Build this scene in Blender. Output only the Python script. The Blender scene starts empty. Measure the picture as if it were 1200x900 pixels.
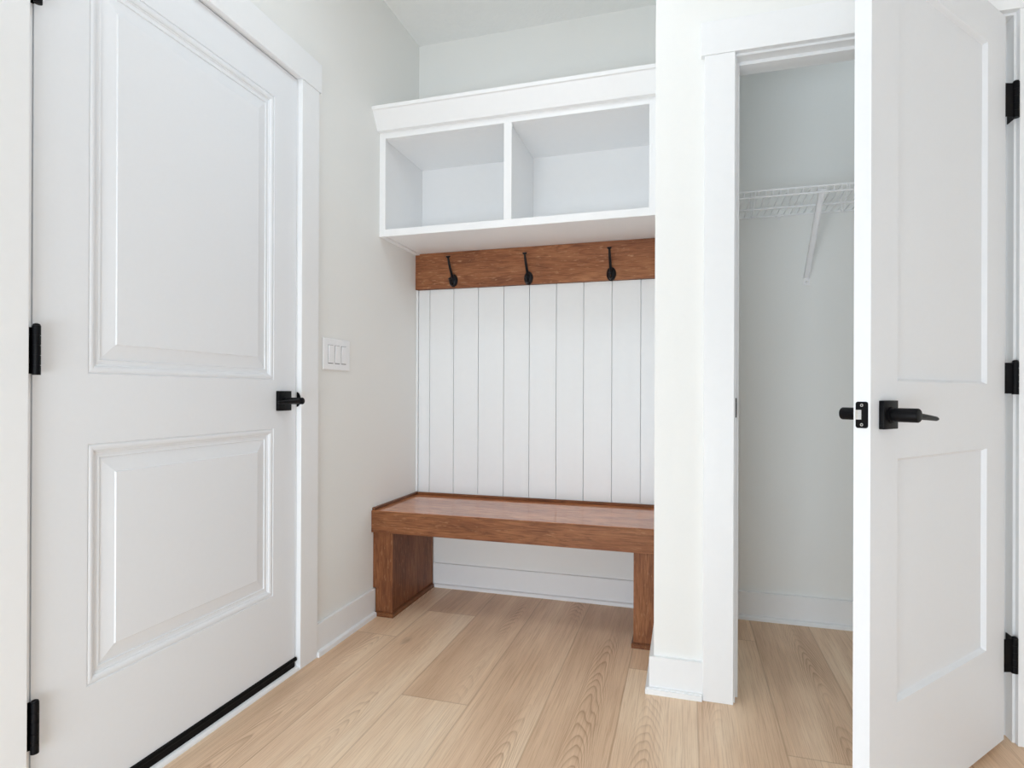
import bpy, bmesh, math, random
from mathutils import Vector, Matrix
C = bpy.context.scene.collection
PI = math.pi

# ------------------------------------------------------------------ materials
def nt(name):
    m = bpy.data.materials.new(name); m.use_nodes = True
    n = m.node_tree.nodes; l = m.node_tree.links
    return m, n, l, n['Principled BSDF']

def paint(name, col, rough=0.4, tex=0.0, scale=60, spec=0.5, dist=0.001, metal=0.0):
    m, n, l, b = nt(name)
    b.inputs['Roughness'].default_value = rough
    b.inputs['Metallic'].default_value = metal
    b.inputs['Specular IOR Level'].default_value = spec
    tc = n.new('ShaderNodeTexCoord')
    no = n.new('ShaderNodeTexNoise'); no.inputs['Scale'].default_value = scale
    no.inputs['Detail'].default_value = 4
    l.new(tc.outputs['Object'], no.inputs['Vector'])
    mx = n.new('ShaderNodeMixRGB'); mx.inputs[0].default_value = 1
    mx.inputs[1].default_value = (*[c * 0.985 for c in col], 1)
    mx.inputs[2].default_value = (*[min(1, c * 1.01) for c in col], 1)
    l.new(no.outputs['Fac'], mx.inputs[0]); l.new(mx.outputs[0], b.inputs['Base Color'])
    if tex > 0:
        bu = n.new('ShaderNodeBump'); bu.inputs['Strength'].default_value = tex
        bu.inputs['Distance'].default_value = dist
        l.new(no.outputs['Fac'], bu.inputs['Height']); l.new(bu.outputs[0], b.inputs['Normal'])
    return m

def mathn(n, l, op, a, b=None, c=None):
    x = n.new('ShaderNodeMath'); x.operation = op
    for i, v in enumerate((a, b, c)):
        if v is None: continue
        if isinstance(v, (int, float)): x.inputs[i].default_value = v
        else: l.new(v, x.inputs[i])
    return x.outputs[0]

def ramp(n, l, fac, stops):
    r = n.new('ShaderNodeValToRGB'); e = r.color_ramp.elements
    while len(e) < len(stops): e.new(0.5)
    for i, (p, c) in enumerate(stops):
        e[i].position = p; e[i].color = (*c, 1) if len(c) == 3 else c
    l.new(fac, r.inputs[0]); return r.outputs[0]

def floor_mat():
    m, n, l, b = nt('oak_plank')
    uv = n.new('ShaderNodeUVMap'); uv.uv_map = 'plank'        # u along the plank (m), v across (m)
    at = n.new('ShaderNodeAttribute'); at.attribute_name = 'pid'
    sep = n.new('ShaderNodeSeparateXYZ'); l.new(uv.outputs[0], sep.inputs[0])
    sc = n.new('ShaderNodeSeparateColor'); l.new(at.outputs['Color'], sc.inputs[0])
    r1, r2, r3 = sc.outputs[0], sc.outputs[1], sc.outputs[2]
    u, v = sep.outputs[0], sep.outputs[1]
    off = mathn(n, l, 'MULTIPLY', r1, 37.0)
    def coords(su, sv, z=0.0):
        cx = n.new('ShaderNodeCombineXYZ')
        l.new(mathn(n, l, 'MULTIPLY_ADD', u, su, off), cx.inputs[0])
        l.new(mathn(n, l, 'MULTIPLY', v, sv), cx.inputs[1])
        l.new(mathn(n, l, 'MULTIPLY_ADD', r2, 19.0, z), cx.inputs[2])
        return cx.outputs[0]
    def noise(co, detail, rough=0.5, dist=0.0):
        x = n.new('ShaderNodeTexNoise'); x.inputs['Scale'].default_value = 1
        x.inputs['Detail'].default_value = detail; x.inputs['Roughness'].default_value = rough
        x.inputs['Distortion'].default_value = dist
        l.new(co, x.inputs['Vector']); return x.outputs['Fac']
    big = noise(coords(0.8, 6.0), 2)                          # cathedral field
    wob = noise(coords(9.0, 34.0, 3.0), 3, 0.6)
    vc = mathn(n, l, 'ABSOLUTE', mathn(n, l, 'SUBTRACT', v, mathn(n, l, 'MULTIPLY_ADD', r3, 0.13, 0.05)))
    wv = noise(coords(1.6, 11.0, 2.0), 2, 0.5)
    fld = mathn(n, l, 'MULTIPLY_ADD', mathn(n, l, 'MULTIPLY', vc, vc), 120.0, u)
    fld = mathn(n, l, 'MULTIPLY_ADD', big, 0.9, fld)
    fld = mathn(n, l, 'MULTIPLY_ADD', wv, 0.40, fld)
    fld = mathn(n, l, 'MULTIPLY_ADD', wob, 0.018, fld)
    saw = mathn(n, l, 'FRACT', mathn(n, l, 'MULTIPLY', fld, 17.0))
    ring = mathn(n, l, 'POWER', mathn(n, l, 'MULTIPLY', mathn(n, l, 'MINIMUM', saw, mathn(n, l, 'MULTIPLY_ADD', saw, -4.0, 4.0)), 1.2), 3.0)
    msk = noise(coords(1.3, 5.0, 7.0), 1)
    msk = ramp(n, l, msk, [(0.46, (0.05, 0.05, 0.05)), (0.62, (1, 1, 1))])
    near = ramp(n, l, vc, [(0.0, (1, 1, 1)), (0.03, (0.9, 0.9, 0.9)), (0.065, (0.30, 0.30, 0.30)), (0.12, (0.08, 0.08, 0.08))])
    ring = mathn(n, l, 'MULTIPLY', ring, mathn(n, l, 'MULTIPLY', msk, near))
    fine = noise(coords(6.0, 380.0, 5.0), 3, 0.65)
    streak = noise(coords(2.2, 70.0, 9.0), 3, 0.6)
    tone = noise(coords(1.1, 7.0, 1.0), 3, 0.55)
    # base tone per plank
    base = ramp(n, l, mathn(n, l, 'ADD', mathn(n, l, 'MULTIPLY', tone, 0.95), mathn(n, l, 'MULTIPLY_ADD', r2, 0.26, -0.15)),
                [(0.25, FL[0]), (0.45, FL[1]), (0.58, FL[2]), (0.78, FL[3])])
    def mix(fac, c1, c2, mode='MIX'):
        x = n.new('ShaderNodeMixRGB'); x.blend_type = mode
        if isinstance(fac, (int, float)): x.inputs[0].default_value = fac
        else: l.new(fac, x.inputs[0])
        for i, c in ((1, c1), (2, c2)):
            if isinstance(c, tuple): x.inputs[i].default_value = (*c, 1)
            else: l.new(c, x.inputs[i])
        return x.outputs[0]
    col = mix(ramp(n, l, fine, [(0.36, (1, 1, 1)), (0.52, (0, 0, 0))]), base, (0.83, 0.78, 0.74), 'MULTIPLY')
    col = mix(mathn(n, l, 'MULTIPLY', ramp(n, l, streak, [(0.50, (0, 0, 0)), (0.75, (1, 1, 1))]), 0.50), col, (0.84, 0.77, 0.72), 'MULTIPLY')
    col = mix(mathn(n, l, 'MULTIPLY', ramp(n, l, streak, [(0.28, (1, 1, 1)), (0.45, (0, 0, 0))]), 0.30), col, (1.18, 1.16, 1.12), 'MULTIPLY')
    col = mix(ring, col, (0.62, 0.53, 0.47), 'MULTIPLY')
    # knots
    kn = n.new('ShaderNodeTexVoronoi'); kn.inputs['Scale'].default_value = 1
    l.new(coords(1.9, 4.2, 11.0), kn.inputs['Vector'])
    kf = mathn(n, l, 'ADD', kn.outputs['Distance'], mathn(n, l, 'MULTIPLY_ADD', wob, 0.22, -0.11))
    kmask = ramp(n, l, kf, [(0.02, (1, 1, 1)), (0.10, (0, 0, 0))])
    sck = n.new('ShaderNodeSeparateColor'); l.new(kn.outputs['Color'], sck.inputs[0])
    kgate = mathn(n, l, 'GREATER_THAN', sck.outputs[0], 0.72)
    col = mix(mathn(n, l, 'MULTIPLY', mathn(n, l, 'MULTIPLY', kmask, kgate), 0.55), col, (0.45, 0.42, 0.38), 'MULTIPLY')
    # micro-bevel joints between planks
    uv2 = n.new('ShaderNodeUVMap'); uv2.uv_map = 'edge'       # distances to the plank's edges are in this map
    s2 = n.new('ShaderNodeSeparateXYZ'); l.new(uv2.outputs[0], s2.inputs[0])
    du = mathn(n, l, 'MINIMUM', s2.outputs[0], mathn(n, l, 'SUBTRACT', at.outputs['Alpha'], s2.outputs[0]))
    dv = mathn(n, l, 'MINIMUM', s2.outputs[1], mathn(n, l, 'SUBTRACT', PW, s2.outputs[1]))
    dd = mathn(n, l, 'MINIMUM', du, dv)
    seam = ramp(n, l, dd, [(0.0006, (1, 1, 1)), (0.0020, (0, 0, 0))])
    col = mix(mathn(n, l, 'MULTIPLY', seam, 0.5), col, (0.50, 0.40, 0.33), 'MULTIPLY')
    l.new(col, b.inputs['Base Color'])
    b.inputs['Roughness'].default_value = 0.42
    b.inputs['Specular IOR Level'].default_value = 0.35
    h = mathn(n, l, 'ADD', mathn(n, l, 'MULTIPLY', fine, 0.5), mathn(n, l, 'MULTIPLY', seam, -2.0))
    bu = n.new('ShaderNodeBump'); bu.inputs['Strength'].default_value = 0.25; bu.inputs['Distance'].default_value = 0.0008
    l.new(h, bu.inputs['Height']); l.new(bu.outputs[0], b.inputs['Normal'])
    return m

def stained(name, axis, seed=0.0, rough=0.35, coat=0.0, light=1.0, mottled=0.5, spec=.25):
    """stained maple / poplar, the grain running along `axis`"""
    m, n, l, b = nt(name)
    tc = n.new('ShaderNodeTexCoord')
    def co(along, across, z=0.0):
        mp = n.new('ShaderNodeMapping')
        mp.inputs['Scale'].default_value = [along if i == axis else across for i in range(3)]
        mp.inputs['Location'].default_value = (seed + z, seed * 1.7 + z, seed * .6)
        l.new(tc.outputs['Object'], mp.inputs['Vector']); return mp.outputs[0]
    def noise(c, detail, rough=.5, dist=0.0):
        x = n.new('ShaderNodeTexNoise'); x.inputs['Scale'].default_value = 1
        x.inputs['Detail'].default_value = detail; x.inputs['Roughness'].default_value = rough
        x.inputs['Distortion'].default_value = dist
        l.new(c, x.inputs['Vector']); return x.outputs['Fac']
    big = noise(co(1.6, 13), 3, .55, .6)
    fld = mathn(n, l, 'FRACT', mathn(n, l, 'MULTIPLY', big, 9.0))
    ring = mathn(n, l, 'POWER', mathn(n, l, 'ABSOLUTE', mathn(n, l, 'MULTIPLY_ADD', fld, 2.0, -1.0)), 2.5)
    fine = noise(co(14, 330, 3), 3, .65)
    fleck = noise(co(26, 120, 8), 2, .6)
    tone = noise(co(2.2, 9, 5), 3, .6)
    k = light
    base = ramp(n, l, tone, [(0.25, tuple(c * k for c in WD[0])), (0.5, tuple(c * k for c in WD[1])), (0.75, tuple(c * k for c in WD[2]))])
    def mix(fac, c1, c2, mode='MULTIPLY'):
        x = n.new('ShaderNodeMixRGB'); x.blend_type = mode; l.new(fac, x.inputs[0])
        for i, c in ((1, c1), (2, c2)):
            if isinstance(c, tuple): x.inputs[i].default_value = (*c, 1)
            else: l.new(c, x.inputs[i])
        return x.outputs[0]
    col = mix(mathn(n, l, 'MULTIPLY', ring, .55), base, (.50, .40, .34))
    col = mix(ramp(n, l, fine, [(.36, (.8, .8, .8)), (.55, (0, 0, 0))]), col, (.55, .46, .40))
    col = mix(mathn(n, l, 'MULTIPLY', ramp(n, l, fleck, [(.60, (0, 0, 0)), (.78, (1, 1, 1))]), mottled), col,
              tuple(min(1, c * k) for c in (.50, .27, .135)), 'MIX')
    l.new(col, b.inputs['Base Color'])
    b.inputs['Roughness'].default_value = rough
    b.inputs['Specular IOR Level'].default_value = spec
    b.inputs['Coat Weight'].default_value = coat
    b.inputs['Coat Roughness'].default_value = .05
    bu = n.new('ShaderNodeBump'); bu.inputs['Strength'].default_value = .12; bu.inputs['Distance'].default_value = .0005
    l.new(fine, bu.inputs['Height']); l.new(bu.outputs[0], b.inputs['Normal'])
    return m

FL = [(.69, .475, .315), (.81, .59, .41), (.88, .68, .49), (.92, .75, .57)]
WD = [(.170, .056, .020), (.262, .098, .038), (.36, .155, .066)]
PW = .23
M = {}
M['wall'] = paint('wall_paint', (.850, .852, .832), .75, .05, 220, .25, .0006)
M['ceiling'] = paint('ceiling_paint', (.86, .86, .845), .9, .55, 90, .1, .004)
M['trim'] = paint('trim_paint', (.86, .87, .88), .38, .02, 40, .4, .0004)
M['door'] = paint('door_paint', (.825, .845, .875), .42, .03, 90, .4, .0004)
M['cabinet'] = paint('cabinet_paint', (.88, .882, .885), .40, .02, 40, .4, .0004)
M['shiplap'] = paint('shiplap_paint', (.83, .845, .855), .42, .02, 40, .4, .0004)
M['black'] = paint('black_metal', (.003, .003, .004), .45, .05, 120, .14, .0003)
M['iron'] = paint('black_iron', (.004, .004, .006), .30, .1, 160, .28, .0004)
M['rubber'] = paint('black_rubber', (.003, .003, .003), .6, .05, 120, .15, .0004)
M['steel'] = paint('brushed_steel', (.75, .73, .70), .25, .02, 90, .5, .0002, 1.0)
M['wire'] = paint('white_wire', (.88, .88, .89), .35, .02, 90, .5, .0002)
M['plastic'] = paint('switch_plastic', (.88, .885, .90), .25, .01, 60, .5, .0002)
M['slot'] = paint('dark_slot', (.16, .16, .17), .6, .01, 60, .3, .0002)
M['floor'] = floor_mat()
M['wood_x'] = stained('stained_wood_lengthwise', 0, 2.0, .5, .06)
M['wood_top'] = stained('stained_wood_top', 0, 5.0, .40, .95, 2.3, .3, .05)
M['wood_y'] = stained('stained_wood_strip', 1, 4.0, .38, .25, .8)
M['wood_z'] = stained('stained_wood_upright', 2, 7.0, .5, .06)
M['wood_board'] = stained('stained_wood_board', 0, 9.3, .55, .12, 1.25, .7, .35)
M['glass'] = None

# ------------------------------------------------------------------ mesh helpers
class MB:
    def __init__(s): s.bm = bmesh.new()
    def box(s, x0, x1, y0, y1, z0, z1, bev=0.0, seg=2):
        if x0 > x1: x0, x1 = x1, x0
        if y0 > y1: y0, y1 = y1, y0
        r = bmesh.ops.create_cube(s.bm, size=1)
        for v in r['verts']:
            v.co = Vector(((x0 + x1) / 2 + v.co.x * (x1 - x0), (y0 + y1) / 2 + v.co.y * (y1 - y0), (z0 + z1) / 2 + v.co.z * (z1 - z0)))
        if bev > 0:
            es = list({e for v in r['verts'] for e in v.link_edges})
            bmesh.ops.bevel(s.bm, geom=es, offset=bev, segments=seg, affect='EDGES', profile=.5)
        return s
    def obox(s, fr, a0, a1, b0, b1, z0, z1, bev=0.0, seg=2):
        """box in a rotated frame fr(a, b, z) -> world"""
        t = MB(); t.box(a0, a1, b0, b1, z0, z1, bev, seg)
        for v in t.bm.verts: v.co = fr(*v.co)
        me = bpy.data.meshes.new('tmp'); t.bm.to_mesh(me); t.bm.free()
        s.bm.from_mesh(me); bpy.data.meshes.remove(me); return s
    def prism(s, pts, axis, lo, hi, close=True):
        """extrude a 2-D outline along axis (0/1/2); pts are the other two coordinates in order"""
        def mk(p, t):
            c = [0, 0, 0]; o = [i for i in range(3) if i != axis]
            c[o[0]], c[o[1]], c[axis] = p[0], p[1], t
            return s.bm.verts.new(c)
        A = [mk(p, lo) for p in pts]; B = [mk(p, hi) for p in pts]
        k = len(pts)
        for i in range(k): s.bm.faces.new((A[i], A[(i + 1) % k], B[(i + 1) % k], B[i]))
        s.bm.faces.new(A[::-1]); s.bm.faces.new(B); return s
    def tube(s, path, rad, seg=8, cap=True):
        """tube along a path; rad a number, or one per point, or (ra, rb) pairs"""
        P = [Vector(p) for p in path]; rings = []
        up = None
        for i, p in enumerate(P):
            d = ((P[i + 1] - p) if i == 0 else (p - P[i - 1]) if i == len(P) - 1 else (P[i + 1] - P[i - 1])).normalized()
            if up is None:
                up = Vector((0, 0, 1)) if abs(d.z) < .9 else Vector((1, 0, 0))
            a = d.cross(up).normalized(); b2 = a.cross(d).normalized(); up = b2
            r = rad[i] if isinstance(rad, (list, tuple)) else rad
            ra, rb = r if isinstance(r, (list, tuple)) else (r, r)
            rings.append([s.bm.verts.new(p + a * ra * math.cos(2 * PI * k / seg) + b2 * rb * math.sin(2 * PI * k / seg)) for k in range(seg)])
        for A, B in zip(rings, rings[1:]):
            for k in range(seg): s.bm.faces.new((A[k], A[(k + 1) % seg], B[(k + 1) % seg], B[k]))
        if cap: s.bm.faces.new(rings[0][::-1]); s.bm.faces.new(rings[-1])
        return s
    def build(s, name, mat, parent=None, origin=None, smooth=False, angle=35):
        bmesh.ops.recalc_face_normals(s.bm, faces=s.bm.faces)
        o0 = Vector(parent['_o'] if parent is not None else (origin or (0, 0, 0)))
        for v in s.bm.verts: v.co -= o0
        me = bpy.data.meshes.new(name); s.bm.to_mesh(me); s.bm.free()
        o = bpy.data.objects.new(name, me); C.objects.link(o); me.materials.append(mat)
        if smooth:
            me.polygons.foreach_set('use_smooth', [True] * len(me.polygons))
            me.set_sharp_from_angle(angle=math.radians(angle))
        if parent is not None: o.parent = parent; o['_o'] = tuple(o0)
        else: o.location = o0
        return o

def tag(o, label=None, cat=None, group=None, kind=None):
    if label: o['label'] = label
    if cat: o['category'] = cat
    if group: o['group'] = group
    if kind: o['kind'] = kind
    return o
def thing(name, loc, label, cat, group=None, kind=None):
    o = bpy.data.objects.new(name, None); C.objects.link(o); o.location = loc
    o['_o'] = tuple(loc); o.empty_display_size = .1
    return tag(o, label, cat, group, kind)

# ------------------------------------------------------------------ room constants (metres)
XW, YB, YF, ZC = -1.322, 2.762, 1.993, 2.76       # left wall, back wall, closet front wall, ceiling
XN = -.100                                         # right wall of the niche
YP = 2.118                                         # inner side of the closet front wall
XR, YR, XCR = 3.40, -1.05, 1.35                    # room right, room rear, closet right
J0, J1 = .151, .884                                # closet jambs
HD = 2.053                                         # closet head jamb
D0, D1 = .883, 1.782                               # left door: casing inner edges
T = .12

# floor: one mesh of planks
def make_floor():
    rnd = random.Random(11)
    bm = bmesh.new(); uvp = bm.loops.layers.uv.new('plank'); uve = bm.loops.layers.uv.new('edge')
    cl = bm.loops.layers.float_color.new('pid')
    joints = {-6: 2.138, -5: 2.435, -4: 1.733, -3: 1.05, -2: 3.10, -1: 2.135, 0: 2.511, 1: 1.745, 2: 1.20}
    Lp = 1.83
    k = -8
    while .036 + PW * k < XR + T:
        xa = .036 + PW * k
        y0 = joints.get(k, rnd.uniform(0, Lp))
        y = y0 - Lp * math.ceil((y0 - YR + T) / Lp)
        while y < YB + T:
            vs = [bm.verts.new((xa, y, 0)), bm.verts.new((xa + PW, y, 0)), bm.verts.new((xa + PW, y + Lp, 0)), bm.verts.new((xa, y + Lp, 0))]
            f = bm.faces.new(vs); c = (rnd.random(), rnd.random(), rnd.random(), Lp)
            for lp, (u, v) in zip(f.loops, ((0, 0), (0, PW), (Lp, PW), (Lp, 0))):
                lp[uvp].uv = (u, v); lp[uve].uv = (u, v); lp[cl] = c
            y += Lp
        k += 1
    # trim to the room
    for co, no in (((XW - T, 0, 0), (-1, 0, 0)), ((XR + T, 0, 0), (1, 0, 0)), ((0, YR - T, 0), (0, -1, 0)), ((0, YB + T, 0), (0, 1, 0))):
        bmesh.ops.bisect_plane(bm, geom=bm.verts[:] + bm.edges[:] + bm.faces[:], plane_co=co, plane_no=no, clear_outer=True)
    me = bpy.data.meshes.new('floor'); bm.to_mesh(me); bm.free()
    o = bpy.data.objects.new('floor', me); C.objects.link(o); me.materials.append(M['floor'])
    tag(o, 'light oak plank floor running towards the bench and into the closet', 'floor', kind='structure')
make_floor()

b = MB(); b.box(XW - T, XR + T, YR - T, YB + T, ZC, ZC + .1)
tag(b.build('ceiling', M['ceiling']), 'pale grey textured ceiling above the niche', 'ceiling', kind='structure')

# left wall with the opening of the entry door
b = MB()
b.box(XW - T, XW, YR - T, D0 - .02, 0, ZC); b.box(XW - T, XW, D1 + .02, YB + T, 0, ZC); b.box(XW - T, XW, D0 - .02, D1 + .02, 2.11, ZC)
tag(b.build('wall_left', M['wall']), 'pale greige side wall carrying the entry door and the switch', 'wall', kind='structure')
b = MB(); b.box(XW, XR + T, YB, YB + T, 0, ZC)
tag(b.build('wall_back', M['wall']), 'pale greige wall behind bench niche and closet', 'wall', kind='structure')
# closet front wall with its return beside the niche
b = MB()
b.prism([(XN, YF), (J0 - .02, YF), (J0 - .02, YP), (XN + .115, YP), (XN + .115, YB), (XN, YB)], 2, 0, ZC)
b.box(J0 - .02, J1 + .02, YF, YP, HD + .02, ZC); b.box(J1 + .02, XR, YF, YP, 0, ZC)
tag(b.build('wall_front', M['wall']), 'narrow pale wall between bench niche and closet opening', 'wall', kind='structure')
b = MB(); b.box(XCR, XCR + .1, YP, YB, 0, ZC)
tag(b.build('wall_closet', M['wall']), 'inner side wall of the closet hidden behind its open door', 'wall', kind='structure')
b = MB(); b.box(XR, XR + T, YR - T, YP, 0, ZC)
tag(b.build('wall_right', M['wall']), 'plain wall on the right side of the room', 'wall', kind='structure')
# rear wall, with two openings added to carry fill light
FILL_WINS = [(-1.24, .02, .08, .90), (1.50, 3.10, .10, 2.10)]
b = MB(); xs = [XW - T] + [v for w_ in FILL_WINS for v in w_[:2]] + [XR + T]
for x0, x1 in zip(xs[0::2], xs[1::2]): b.box(x0, x1, YR - T, YR, 0, ZC)
for x0, x1, z0, z1 in FILL_WINS: b.box(x0, x1, YR - T, YR, 0, z0); b.box(x0, x1, YR - T, YR, z1, ZC)
tag(b.build('wall_rear', M['wall']), 'wall with two windows behind the viewer', 'wall', kind='structure')
for i, (x0, x1, z0, z1) in enumerate(FILL_WINS):  # unseen framed openings, added as sources to light the room
    w = thing('window_%d' % (i + 1), ((x0 + x1) / 2, YR, z0), ('low' if i == 0 else 'tall') + ' white framed window behind the viewer', 'window', kind='structure')
    b = MB()
    for x in (x0 + .02, (x0 + x1) / 2, x1 - .02): b.box(x - .02, x + .02, YR - .08, YR - .04, z0, z1, .003)
    b.box(x0 + .04, x1 - .04, YR - .08, YR - .04, z0, z0 + .04, .003); b.box(x0 + .04, x1 - .04, YR - .08, YR - .04, z1 - .04, z1, .003)
    b.build('window_frame', M['trim'], w)

# ------------------------------------------------------------------ panelled doors
def slab(fr, W, H0, H1, th, panels, prof):
    """panelled slab; fr(s, t, z): s from the hinge edge, t into the slab from the seen face"""
    bm = bmesh.new()
    def quad(pts): bm.faces.new([bm.verts.new(fr(*p)) for p in pts])
    s0, s1 = panels[0][0], panels[0][1]
    zs = [H0] + [z for p in panels for z in (p[2], p[3])] + [H1]
    for side in (0, 1):
        D = (lambda t: t) if side == 0 else (lambda t: th - t)
        quad([(0, D(0), H0), (s0, D(0), H0), (s0, D(0), H1), (0, D(0), H1)])
        quad([(s1, D(0), H0), (W, D(0), H0), (W, D(0), H1), (s1, D(0), H1)])
        for a, c in zip(zs[0::2], zs[1::2]): quad([(s0, D(0), a), (s1, D(0), a), (s1, D(0), c), (s0, D(0), c)])
        for (a, c, e, f) in panels:
            def ring(i): return [(a + i, e + i), (c - i, e + i), (c - i, f - i), (a + i, f - i)]
            for (i0, d0), (i1, d1) in zip(prof, prof[1:]):
                A, B = ring(i0), ring(i1)
                for k in range(4):
                    p, q, r_, t_ = A[k], A[(k + 1) % 4], B[(k + 1) % 4], B[k]
                    quad([(p[0], D(d0), p[1]), (q[0], D(d0), q[1]), (r_[0], D(d1), r_[1]), (t_[0], D(d1), t_[1])])
            i, d = prof[-1]; R = ring(i)
            quad([(x, D(d), z) for x, z in R])
    quad([(0, 0, H0), (0, th, H0), (0, th, H1), (0, 0, H1)]); quad([(W, 0, H0), (W, th, H0), (W, th, H1), (W, 0, H1)])
    quad([(0, 0, H0), (W, 0, H0), (W, th, H0), (0, th, H0)]); quad([(0, 0, H1), (W, 0, H1), (W, th, H1), (0, th, H1)])
    bmesh.ops.remove_doubles(bm, verts=bm.verts, dist=1e-5)
    m = MB(); m.bm.free(); m.bm = bm; return m

bead = [(0, 0), (.0015, .0030), (.003, .0030)]
for k in range(1, 9):
    a = PI * k / 9
    bead.append((.003 + .0155 * (1 - math.cos(a)) / 2, .0030 - .0042 * math.sin(a) + .0030 * k / 9))
bead += [(.0185, .0062), (.0215, .0062), (.0235, .0080), (.030, .0080), (.034, .0070), (.0355, .0105), (.0715, .0045), (.0735, .0020)]

# ---- entry door on the left wall (door_1): face in the plane x = XW
DW, DH0, DH1, DY = .872, .044, 2.084, .902
d1 = thing('door_1', (XW, DY, 0), 'white two-panel entry door with raised panels on the side wall', 'door', kind='structure')
f1 = lambda s, t, z: Vector((XW - t, DY + s, z))
slab(f1, DW, DH0, DH1, .044, [(.120, .757, .299, .859), (.120, .757, 1.021, 1.969)], bead).build('door_leaf', M['door'], d1)
def hinge_set(parent, pin, zs, r, plate_boxes, frame=None):
    for z0, z1 in zs:
        b = MB(); n = 5; L5 = (z1 - z0) / n
        for k in range(n):
            b.tube([(pin[0], pin[1], z0 + k * L5 + .0006), (pin[0], pin[1], z0 + (k + 1) * L5 - .0006)], r, 20)
        b.tube([(pin[0], pin[1], z0 + .002), (pin[0], pin[1], z1 - .002)], r * .85, 16)
        b.tube([(pin[0], pin[1], z1), (pin[0], pin[1], z1 + .003), (pin[0], pin[1], z1 + .005)], [r * .95, r * .8, r * .3], 16)
        for pb in plate_boxes:
            fr = pb[0] or (lambda x, y, z: Vector((x, y, z)))
            b.obox(fr, pb[1], pb[2], pb[3], pb[4], z0 + .003, z1 - .003, .0006, 1)
        b.build('hinge', M['black'], parent, smooth=True)
hinge_set(d1, (-1.3055, .8985), ((.222, .330), (1.014, 1.118), (1.793, 1.900)), .0076,
          [(None, XW - .001, XW + .0016, .884, .8995), (None, -1.3225, -1.3055, .8975, .9000)])
# sweep under the entry door
b = MB(); b.box(XW - .044, XW + .003, DY + .002, DY + DW - .002, .010, .036, .001, 1)
b.prism([(XW - .002, .034), (XW + .007, .034), (XW + .0085, .038), (XW + .006, .045), (XW - .002, .047)], 1, DY + .001, DY + DW + .003)
tag(b.build('door_sweep', M['rubber'], d1), 'black rubber sweep strip')

def lever_set(parent, fr, s, z, size, neck_r, neck_end, drop, length, mat, width=.011):
    """square rosette, round neck and slim lever; fr(s, o, z) with o the distance out of the face; s falls towards the hinge"""
    h = MB()
    h.obox(fr, s - size / 2, s + size / 2, 0, .011, z - size / 2, z + size / 2, .0012)
    rose = h.build('rosette', mat, parent, smooth=True)
    n = MB()
    n.tube([fr(s, .010, z), fr(s, .0145, z), fr(s, .0155, z)], [neck_r * 1.22, neck_r * 1.22, neck_r * 1.05], 28)
    n.tube([fr(s, .015, z), fr(s, .019, z), fr(s, .0195, z), fr(s, neck_end - .003, z), fr(s, neck_end - .0008, z), fr(s, neck_end, z)],
           [neck_r * .92, neck_r * .92, neck_r, neck_r, neck_r * .9, neck_r * .72], 28)
    n.build('neck', mat, parent, smooth=True)
    v = MB(); pth = []; rad = []
    for k in range(13):
        t = k / 12
        pth.append(fr(s - length * t, neck_end - neck_r * .9 + .006 * math.sin(PI * t) * .4, z - drop * t))
        hh = .0078 * (1 - t) + .0046 * t; ww = width * (1 - t) + .0045 * t
        if k == 12: hh *= .6; ww *= .6
        rad.append((ww, hh))
    v.tube(pth, rad, 16)
    v.build('lever', mat, parent, smooth=True)

hh1 = bpy.data.objects.new('door_handle', None); C.objects.link(hh1); hh1.parent = d1; hh1['_o'] = d1['_o']
lever_set(hh1, lambda s, o, z: Vector((XW + o, DY + s, z)), 1.704 - DY, .951, .067, .0115, .082, .004, .118, M['black'], .008)
# strike lip on the latch jamb
b = MB(); vs = []
for k in range(17):
    a = -PI / 2 + PI * k / 16
    vs.append((XW + .001 + .0145 * math.cos(a), .951 + .004 + .026 * math.sin(a)))
b.prism(vs, 1, 1.7785, 1.7812)

# casing and jamb of the entry door (trim_1)
t1 = thing('trim_1', (XW, 1.33, 0), 'white casing boards framing the entry door on the side wall', 'door trim', kind='structure')
b.build('strike_plate', M['black'], t1)
CW = .100
b = MB(); b.box(XW, XW + .018, D0 - CW, D0, 0, 2.089, .0015); b.build('side_casing', M['trim'], t1)
b = MB(); b.box(XW, XW + .018, D1, D1 + CW, 0, 2.089, .0015); b.build('side_casing', M['trim'], t1)
b = MB(); b.box(XW, XW + .021, D0 - CW - .011, D1 + CW + .011, 2.089, 2.195, .0012); b.build('head_casing', M['trim'], t1)
b = MB()
b.box(XW - T, XW, D0 - .02, .8985, 0, 2.0885); b.box(XW - T, XW, 1.7775, D1 + .02, 0, 2.0885); b.box(XW - T, XW, D0 - .02, D1 + .02, 2.0885, 2.112)
b.box(XW - .075, XW - .046, .8985, .911, 0, 2.0885); b.box(XW - .075, XW - .046, 1.765, 1.7775, 0, 2.0885); b.box(XW - .075, XW - .046, .911, 1.765, 2.076, 2.0885)
b.build('jamb', M['trim'], t1)
b = MB(); b.box(XW - T, XW - .046, .8985, 1.7775, 0, .02); b.box(XW - .046, XW - .002, .8985, 1.7775, 0, .008)
tag(b.build('threshold', M['rubber'], t1), 'dark threshold under the entry door')
b = MB(); q = [(XW - .002, 0), (XW + .016, 0)] + [(XW + .004 + .012 * math.cos(a * PI / 12), .002 + .012 * math.sin(a * PI / 12)) for a in range(0, 7)] + [(XW - .002, .014)]
b.prism(q, 1, D0, D1); b.build('threshold_strip', M['trim'], t1, smooth=True)
# daylight-tight skin behind the entry door
b = MB(); b.box(XW - T - .03, XW - T - .005, D0 - .1, D1 + .1, 0, 2.2)
tag(b.build('wall_outer', M['wall']), 'outer wall skin behind the entry door', 'wall', kind='structure')

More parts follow.
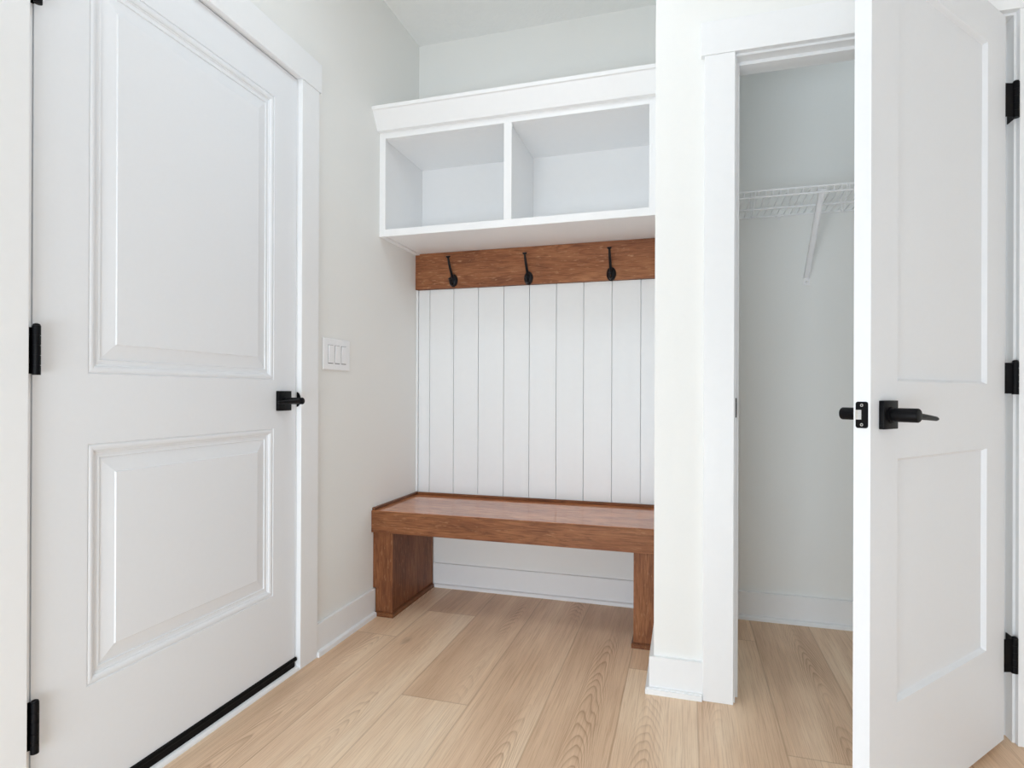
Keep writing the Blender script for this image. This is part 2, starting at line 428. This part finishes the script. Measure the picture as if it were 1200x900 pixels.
# ---- closet casing and jamb (trim_2)
t2 = thing('trim_2', ((J0 + J1) / 2, YF, 0), 'white casing boards framing the closet opening', 'door trim', kind='structure')
K0, K1 = J0 - .006, J1 + .006
b = MB(); b.box(K0 - .092, K0, YF - .018, YF, 0, 2.060, .0015); b.build('side_casing', M['trim'], t2)
b = MB(); b.box(K1, K1 + .092, YF - .018, YF, 0, 2.060, .0015); b.build('side_casing', M['trim'], t2)
b = MB(); b.box(K0 - .103, K1 + .103, YF - .0205, YF, 2.060, 2.166, .0012); b.build('head_casing', M['trim'], t2)
b = MB()
b.box(J0 - .019, J0, YF - .0, YP, 0, HD); b.box(J1, J1 + .019, YF, YP, 0, HD); b.box(J0 - .019, J1 + .019, YF, YP, HD, HD + .019)
b.box(J0, J0 + .011, YF + .037, YF + .072, 0.0, HD, .001); b.box(J1 - .011, J1, YF + .037, YF + .072, 0.0, HD, .001)
b.box(J0 + .011, J1 - .011, YF + .037, YF + .072, HD - .012, HD, .001)
b.build('jamb', M['trim'], t2)
b = MB(); b.box(J0 - .001, J0 + .0022, YF - .001, YF + .034, .905, .967, .0008, 1); b.build('strike_plate', M['black'], t2)

# ---- open closet door (door_2)
CX, CY = .853, 1.967
dd = Vector((.65377, .75669)); dd.normalize(); nn = Vector((dd.y, -dd.x))
f2 = lambda s, t, z: Vector((CX - dd.x * s - nn.x * t, CY - dd.y * s - nn.y * t, z))
g2 = lambda s, o, z: f2(s, -o, z)
W2 = .7305
d2 = thing('door_2', (CX, CY, 0), 'white two-panel flat closet door standing half open', 'door', kind='structure')
slab(f2, W2, .018, 2.038, .035, [(.121, .612, .293, .837), (.121, .612, 1.009, 1.929)], [(0, 0), (.0065, .0105), (.007, .011)]).build('door_leaf', M['door'], d2)
pin = (.8815, 1.9755)
hinge_set(d2, pin, ((.203, .301), (.981, 1.073), (1.755, 1.855)), .0082,
          [(None, J1 - .0022, J1 + .001, 1.976, 2.026), (lambda a, c, z: f2(a, c, z), -.0024, .0010, .000, .034),
           (lambda a, c, z: Vector((pin[0] + (CX - pin[0]) * a, pin[1] + (CY - pin[1]) * a + c, z)), 0, 1.0, -.001, .001)])
ha = bpy.data.objects.new('door_handle', None); C.objects.link(ha); ha.parent = d2; ha['_o'] = d2['_o']
lever_set(ha, g2, .665, .936, .062, .0150, .066, .010, .118, M['black'])
hb = bpy.data.objects.new('door_handle', None); C.objects.link(hb); hb.parent = d2; hb['_o'] = d2['_o']
lever_set(hb, lambda s, o, z: f2(s, .035 + o, z), .665, .936, .062, .0140, .061, .006, .118, M['black'])
# latch plate on the door edge, with its bolt and two screws
lp = MB(); pts = []
a0, a1, zz0, zz1, rr = .0048, .0303, .9075, .9645, .005
for cx, cz, st in ((a1 - rr, zz1 - rr, 0), (a0 + rr, zz1 - rr, 90), (a0 + rr, zz0 + rr, 180), (a1 - rr, zz0 + rr, 270)):
    for k in range(5):
        a = math.radians(st + k * 22.5); pts.append((cx + rr * math.cos(a), cz + rr * math.sin(a)))
A = [lp.bm.verts.new(f2(W2 - .001, p[0], p[1])) for p in pts]; B = [lp.bm.verts.new(f2(W2 + .0012, p[0], p[1])) for p in pts]
for i in range(len(pts)): lp.bm.faces.new((A[i], A[(i + 1) % len(pts)], B[(i + 1) % len(pts)], B[i]))
lp.bm.faces.new(A); lp.bm.faces.new(B)
plate = lp.build('latch_plate', M['black'], d2)
bt = MB(); tri = [(.0175, 0), (.0175, .0020), (.0215, .0085), (.0268, .0085), (.0268, 0)]
A = [bt.bm.verts.new(f2(W2 + .001 + p[1], p[0], .9262)) for p in tri]; B = [bt.bm.verts.new(f2(W2 + .001 + p[1], p[0], .9468)) for p in tri]
for i in range(5): bt.bm.faces.new((A[i], A[(i + 1) % 5], B[(i + 1) % 5], B[i]))
bt.bm.faces.new(A); bt.bm.faces.new(B)
tag(bt.build('latch_bolt', M['steel'], plate), 'silver latch bolt')
for z in (.9150, .9568):
    sc = MB()
    sc.tube([f2(W2 + .0008, .0175, z), f2(W2 + .0018, .0175, z)], .0032, 16)
    sc.build('screw', M['steel'], plate)
    sc = MB(); sc.tube([f2(W2 + .0010, .0175, z), f2(W2 + .0021, .0175, z)], .0022, 4); o = sc.build('screw_socket', M['black'], plate)

# ------------------------------------------------------------------ baseboards
BH, BT, SH = .119, .014, .021
def base_x(b, x0, x1, y, h=BH, sh=SH):      # board on a wall facing -y
    b.box(x0, x1, y - BT, y, 0, h, .0015)
def shoe_x(b, x0, x1, y, sh=SH):
    yy = y - BT; q = [(yy, 0), (yy, sh)] + [(yy - .012 * math.sin(a * PI / 12), sh - .006 + .006 * math.cos(a * PI / 12)) for a in range(1, 7)] + [(yy - .012, 0)]
    b.prism(q, 0, x0, x1)
def pair(name, label, bb, bs):
    o = bb.build(name, M['trim']); tag(o, label, 'baseboard', kind='structure'); o['_o'] = (0, 0, 0)
    bs.build('shoe_molding', M['trim'], o, smooth=True)
a, c = MB(), MB()
a.box(XW, XW + BT, D1 + CW, 2.3115, 0, BH, .0015)
c.prism([(XW + BT, 0), (XW + BT, SH)] + [(XW + BT + .012 * math.sin(k * PI / 12), SH - .006 + .006 * math.cos(k * PI / 12)) for k in range(1, 7)] + [(XW + BT + .012, 0)], 1, D1 + CW, 2.302)
pair('baseboard_left', 'white baseboard between the entry door casing and the bench leg', a, c)
a, c = MB(), MB(); base_x(a, -1.228, -.194, YB); shoe_x(c, -1.216, -.206, YB, .018)
pair('baseboard_back', 'white baseboard on the wall under the bench', a, c)
a, c = MB(), MB(); base_x(a, XN + .115, XCR, YB); shoe_x(c, XN + .115, XCR, YB, .018)
pair('baseboard_closet', 'white baseboard along the back wall inside the closet', a, c)
a, c = MB(), MB()
# wraps the corner beside the niche
a.prism([(XN - BT, YF - BT), (K0 - .092, YF - BT), (K0 - .092, YF), (XN, YF), (XN, 2.3115), (XN - BT, 2.3115)], 2, 0, BH)
s2 = BT + .012
c.prism([(XN - s2, YF - s2), (K0 - .094, YF - s2), (K0 - .094, YF - BT), (XN - BT, YF - BT), (XN - BT, 2.302), (XN - s2, 2.302)], 2, 0, SH - .004)
c.prism([(XN - s2 + .004, YF - s2 + .004), (K0 - .094, YF - s2 + .004), (K0 - .094, YF - BT), (XN - BT, YF - BT), (XN - BT, 2.302), (XN - s2 + .004, 2.302)], 2, SH - .004, SH)
pair('baseboard_front', 'white baseboard wrapping the corner between niche and closet', a, c)

# ------------------------------------------------------------------ shiplap panel
EDGE = [XW + .011, -1.249, -1.119, -.988, -.856, -.727, -.594, -.463, -.331, -.200, XN - .001]
b = MB()
for x0, x1 in zip(EDGE, EDGE[1:]):
    g = .0012
    b.box(x0 + g, x1 - g, YB - .018, YB - .006, .464, 1.502, .0012, 1)
b.box(XW + .001, XN - .001, YB - .007, YB - .0005, .465, 1.502)
b.box(XW + .0005, XW + .0105, YB - .027, YB - .001, .478, 1.502, .0015)
tag(b.build('shiplap_panel', M['shiplap'], origin=(-.71, YB, .46)), 'white vertical shiplap panel between the bench and the hook board', 'wall panel')

# ------------------------------------------------------------------ hook board and hooks
b = MB(); b.box(XW + .0005, XN - .0005, YB - .036, YB - .0005, 1.503, 1.6832, .0012)
tag(b.build('hook_board', M['wood_board'], origin=(-.71, YB - .027, 1.503)), 'brown stained wood board carrying three hooks under the cubby shelf', 'board')
def make_hook(x, y, z, label):
    t = thing('coat_hook', (x, y, z), label, 'hook', 'black coat hooks on the stained board')
    # domed oval base plate
    b = MB(); N = 20; rings = []
    for r, d in ((1, 0), (1, .002), (.93, .0055), (.75, .0095), (.5, .0125), (.25, .014)):
        rings.append([b.bm.verts.new((x + .0225 * r * math.cos(2 * PI * k / N), y - d, z + .0315 * r * math.sin(2 * PI * k / N) * (1.06 if math.sin(2 * PI * k / N) < 0 else 1))) for k in range(N)])
    for A, B in zip(rings, rings[1:]):
        for k in range(N): b.bm.faces.new((A[k], A[(k + 1) % N], B[(k + 1) % N], B[k]))
    b.bm.faces.new(rings[0]); b.bm.faces.new(rings[-1])
    b.build('base_plate', M['iron'], t, smooth=True)
    # long upper arm rising outwards to a flat button
    b = MB(); P = []; R = []
    for k in range(13):
        s = k / 12
        yy = y - .010 - .062 * (s ** .8) - .006 * math.sin(PI * s)
        zz = z + .012 + .088 * s + .004 * math.sin(PI * s)
        P.append((x, yy, zz)); R.append(.0072 * (1 - s) + .0052 * s)
    b.tube(P, R, 12)
    e = P[-1]
    b.tube([(x, e[1], e[2] - .003), (x, e[1] - .001, e[2] + .001), (x, e[1] - .001, e[2] + .004), (x, e[1] - .001, e[2] + .0055)], [.0060, .0112, .0112, .008], 18)
    b.build('upper_arm', M['iron'], t, smooth=True)
    # short lower hook curling outwards and up
    b = MB(); P = []; R = []
    for k in range(13):
        a = math.radians(-10 + 200 * k / 12)
        P.append((x, y - .010 - .019 * (1 - math.cos(a)), z - .006 - .019 * math.sin(a))); R.append(.0068 - .0018 * k / 12)
    b.tube(P, R, 12)
    e = P[-1]
    b.tube([(x, e[1], e[2] - .002), (x, e[1], e[2] + .003), (x, e[1], e[2] + .007)], [.0075, .009, .005], 16)
    b.build('lower_hook', M['iron'], t, smooth=True)
    return t
make_hook(-1.113, YB - .036, 1.540, 'black iron coat hook nearest the entry door wall')
make_hook(-.7265, YB - .036, 1.532, 'black iron coat hook in the middle of the board')
make_hook(-.333, YB - .036, 1.531, 'black iron coat hook nearest the closet')

# ------------------------------------------------------------------ cubby shelf
SY = 2.357
cab = thing('cubby_shelf', (-.71, SY, 1.677), 'white two-compartment cubby shelf with crown mounted above the bench', 'shelf')
SX0, SX1 = XW + .0005, XN - .0005
b = MB()
ZT = 2.114
fz0, fz1 = 1.677, 2.150
for (x0, x1, z0, z1) in ((SX0, XW + .030, fz0, fz1), (-.142, SX1, fz0, fz1), (-.738, -.704, 1.709, ZT), (XW + .030, -.142, fz0, 1.709), (XW + .030, -.142, ZT, fz1)):
    b.box(x0, x1, SY, SY + .019, z0, z1, .0008, 1)
b.build('face_frame', M['cabinet'], cab)
b = MB(); b.box(SX0, XW + .024, SY + .019, YB - .001, 1.684, 2.150); b.box(SX0, XW + .024, SY + .019, YB - .0375, 1.677, 1.684); b.build('side_panel', M['cabinet'], cab)
b = MB(); b.box(-.130, SX1, SY + .019, YB - .001, 1.684, 2.150); b.box(-.130, SX1, SY + .019, YB - .0375, 1.677, 1.684); b.build('side_panel', M['cabinet'], cab)
b = MB(); b.box(XW + .0245, -.1305, SY + .0195, YB - .001, 1.684, 1.709); b.build('bottom_panel', M['cabinet'], cab)
b = MB(); b.box(XW + .0245, -.1305, SY + .0195, YB - .001, ZT, ZT + .02); b.build('top_panel', M['cabinet'], cab)
b = MB(); b.box(-.731, -.711, SY + .0195, YB - .012, 1.709, ZT); b.build('divider', M['cabinet'], cab)
b = MB(); b.box(XW + .0245, -.1305, YB - .0115, YB - .0055, 1.709, ZT); b.build('back_panel', M['cabinet'], cab)
b = MB()
prof = [(SY, 2.140), (SY - .020, 2.142), (SY - .0225, 2.146), (SY - .024, 2.150), (SY - .062, 2.214), (SY - .068, 2.217), (SY - .070, 2.230), (SY - .069, 2.232), (SY, 2.232)]
b.prism(prof, 0, SX0, SX1)
b.build('crown_molding', M['cabinet'], cab)
b = MB(); b.box(SX0, SX1, SY, YB - .001, 2.2125, 2.2315); b.build('lid_panel', M['cabinet'], cab)

# ------------------------------------------------------------------ bench
bench = thing('bench', (-.71, 2.53, 0), 'brown stained wooden bench built into the niche below the hooks', 'bench')
BX0, BX1 = XW + .0005, XN - .0005
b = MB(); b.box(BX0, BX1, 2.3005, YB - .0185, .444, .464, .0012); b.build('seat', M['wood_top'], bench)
b = MB(); b.box(BX0, BX1, 2.297, 2.316, .369, .4625, .0015); b.build('apron', M['wood_x'], bench)
b = MB(); b.box(BX0 + .014, BX1 - .014, YB - .033, YB - .0185, .4635, .4765, .003); b.build('back_strip', M['wood_x'], bench)
for x0, x1 in ((BX0, BX0 + .013), (BX1 - .013, BX1)):
    b = MB(); b.box(x0, x1, 2.304, YB - .0185, .4635, .4765, .003); b.build('side_strip', M['wood_y'], bench)
def leg(xo, xi, sgn):
    """xo at the wall, xi inner face; sgn +1 when the inner face looks to +x"""
    b = MB()
    lo = xo + sgn * BT
    b.box(min(xo, xi - sgn * .004), max(xo, xi - sgn * .004), 2.334, YB - BT - .001, .121, .369)
    b.box(min(lo, xi - sgn * .004), max(lo, xi - sgn * .004), 2.334, YB - BT - .001, 0, .121)
    L = b.build('leg', M['wood_z'], bench)
    b = MB()
    b.prism([(lo, 0), (xi, 0), (xi, .369), (xo, .369), (xo, .1215), (lo, .1215)], 1, 2.315, 2.334)
    b.build('front_stile', M['wood_z'], L)
    b = MB()
    xs = xi - sgn * .004
    for i, (e, z) in enumerate(((.0115, .017), (.008, .0195))):
        z0 = 0 if i == 0 else .0165
        b.box(min(lo, xs + sgn * e), max(lo, xs + sgn * e), 2.3155 - e, 2.3150, z0, z)
        b.box(min(xs, xs + sgn * e), max(xs, xs + sgn * e), 2.3150, YB - BT - .013, z0, z)
    b.build('shoe_molding', M['wood_y'], L)
leg(BX0, -1.226, 1); leg(BX1, -.193, -1)

# ------------------------------------------------------------------ light switch
sw = thing('light_switch', (XW, 2.02, 1.128), 'white plate with three rocker switches beside the entry door', 'light switch')
b = MB()
y0, y1, z0, z1 = 1.929, 2.112, 1.067, 1.190
b.box(XW + .0002, XW + .007, y0, y1, z0, z1, .0035, 3)
plate = b.build('switch_plate', M['plastic'], sw)
for yc in (1.976, 2.0205, 2.065):
    b = MB(); b.box(XW + .0066, XW + .0074, yc - .0172, yc + .0172, 1.0915, 1.1635)
    b.build('slot', M['slot'], sw)
    b = MB()
    b.prism([(XW + .005, 1.0945), (XW + .0086, 1.0945), (XW + .0105, 1.129), (XW + .0135, 1.1615), (XW + .005, 1.1615)], 1, yc - .0158, yc + .0158)
    b.build('rocker', M['plastic'], sw)
    for z in (1.080, 1.176):
        b = MB(); b.tube([(XW + .006, yc, z), (XW + .0078, yc, z)], .0026, 12); b.build('screw', M['plastic'], sw)

# ------------------------------------------------------------------ wire shelf in the closet
WY, WZ = 2.455, 1.752
ws = thing('wire_shelf', (.65, 2.6, WZ), 'white wire shelf fixed to the back wall inside the closet', 'shelf')
wx0, wx1 = XN + .119, XCR - .004
b = MB()
for (y, z, r) in ((WY, WZ + .014, .0038), (WY - .001, WZ - .010, .0038), (2.632, WZ - .005, .0045), (YB - .010, WZ - .004, .0036)):
    b.tube([(wx0, y, z), (wx1, y, z)], r, 10)
b.build('rail', M['wire'], ws, smooth=True)
b = MB(); x = wx0 + .012
while x < wx1:
    b.tube([(x, WY + .001, WZ - .010), (x, WY - .0015, WZ + .012), (x, WY + .003, WZ + .0165), (x, WY + .012, WZ + .014), (x, 2.632, WZ + .002), (x, YB - .008, WZ)], .0020, 6)
    x += .0262
o = b.build('wire_deck', M['wire'], ws, smooth=True)
b = MB()
fb = Vector((.488, WY + .010, WZ)); fe = Vector((.488, YB - .004, 1.476))
dv = (fe - fb).normalized(); side = Vector((1, 0, 0)); up = side.cross(dv).normalized()
def frb(a_, c_, z_): return fb + side * a_ + up * c_ + dv * z_
Ls = (fe - fb).length
b.obox(frb, -.0105, .0105, -.001, .001, 0, Ls, .0006, 1); b.obox(frb, -.0105, -.0090, -.010, .001, 0, Ls); b.obox(frb, .0090, .0105, -.010, .001, 0, Ls)
b.tube([fb + Vector((-.014, 0, 0)), fb + Vector((.014, 0, 0))], .005, 12)
br = b.build('support_brace', M['wire'], ws)
b = MB(); b.box(.474, .502, YB - .003, YB - .0002, 1.444, 1.484, .0008, 1)
b.build('foot_plate', M['wire'], br)
b = MB(); b.tube([(.489, YB - .006, 1.459), (.489, YB - .002, 1.459)], .0038, 12); b.build('screw', M['steel'], br)
def jhook(x):
    b = MB(); P = [(x + .004, WY - .004, WZ + .017), (x + .004, WY - .005, WZ + .004), (x + .003, WY + .001, WZ - .022), (x, WY + .012, WZ - .045)]
    for k in range(9):
        a = PI * k / 8; P.append((x - .002 * k / 8 * 3, WY + .012 + .014 * (1 - math.cos(a)), WZ - .058 - .024 * math.sin(a)))
    P += [(x - .007, WY + .040, WZ - .045), (x - .007, WY + .040, WZ - .012)]
    b.tube(P, [(.0034, .0016)] * len(P), 8); b.build('hang_hook', M['wire'], ws, smooth=True)
jhook(.250); jhook(.568)
for x in (.380, .80, 1.1, .05):
    b = MB(); b.box(x - .008, x + .008, YB - .014, YB - .0003, WZ - .012, WZ + .004, .002); b.box(x - .005, x + .005, YB - .006, YB - .0003, WZ - .022, WZ - .008, .002)
    b.build('wall_clip', M['wire'], ws)

# ------------------------------------------------------------------ light
def area(name, loc, rot, sx, sy, power, col, spread=180):
    L = bpy.data.lights.new(name, 'AREA'); L.shape = 'RECTANGLE'; L.size = sx; L.size_y = sy
    L.energy = power; L.color = col; L.spread = math.radians(spread)
    o = bpy.data.objects.new(name, L); C.objects.link(o); o.location = loc; o.rotation_euler = rot; return o
LCOL = (.785, .90, 1.0)
for (x0, x1, z0, z1), P_ in zip(FILL_WINS, (39, 6.5)):  # area lamps added over the invented rear openings
    area('daylight', ((x0 + x1) / 2, YR + .002, (z0 + z1) / 2), (math.radians(90), 0, 0), x1 - x0, z1 - z0, P_, LCOL)
# unseen ceiling lamps added as fill: over the entry, before and inside the closet
def lamp(x, y, power, rad, label):
    t = thing('ceiling_light', (x, y, ZC - .03), label, 'ceiling light')
    b = MB(); b.tube([(x, y, ZC - .03), (x, y, ZC)], rad + .02, 32); b.build('lamp_base', M['trim'], t)
    L = bpy.data.lights.new('lamp_glow', 'AREA'); L.shape = 'DISK'; L.size = rad * 2; L.energy = power; L.color = LCOL
    o = bpy.data.objects.new('lamp_glow', L); C.objects.link(o); o.location = (x, y, ZC - .032)
lamp(-.5, 1.3, 6.3, .25, 'round flush ceiling lamp over the entry'); lamp(.9, .7, 1.2, .2, 'round flush ceiling lamp before the closet'); lamp(.9, 2.45, 1.2, .12, 'small round ceiling lamp inside the closet')

w = bpy.data.worlds.new('World'); bpy.context.scene.world = w; w.use_nodes = True
w.node_tree.nodes['Background'].inputs[0].default_value = (.8, .88, 1, 1)
w.node_tree.nodes['Background'].inputs[1].default_value = 1.0

# ------------------------------------------------------------------ camera
F, yaw, pitch, roll = 689.4, .288, .0012, -.0037
f = Vector((-math.sin(yaw) * math.cos(pitch), math.cos(yaw) * math.cos(pitch), math.sin(pitch)))
r = Vector((math.cos(yaw), math.sin(yaw), 0)); d = f.cross(r)
cc, ss = math.cos(roll), math.sin(roll)
R_, D_ = r * cc + d * ss, -r * ss + d * cc
cam = bpy.data.cameras.new('camera'); co = bpy.data.objects.new('camera', cam); C.objects.link(co)
m = Matrix.Identity(4)
for i in range(3): m[i][0], m[i][1], m[i][2] = R_[i], -D_[i], -f[i]
m.translation = Vector((0, 0, .98)); co.matrix_world = m
cam.sensor_width = 36; cam.lens = F / 1200 * 36; cam.shift_y = 9.9 / 1200; cam.clip_start = .02
sc_ = bpy.context.scene; sc_.camera = co
for o in bpy.data.objects:
    if '_o' in o.keys(): del o['_o']
vs_ = sc_.view_settings; vs_.view_transform = 'Standard'; vs_.look = 'None'; vs_.gamma = 1; vs_.use_curve_mapping = False
vs_.exposure = 0.08
sc_.cycles.max_bounces = 12; sc_.cycles.diffuse_bounces = 8; sc_.cycles.use_denoising = True
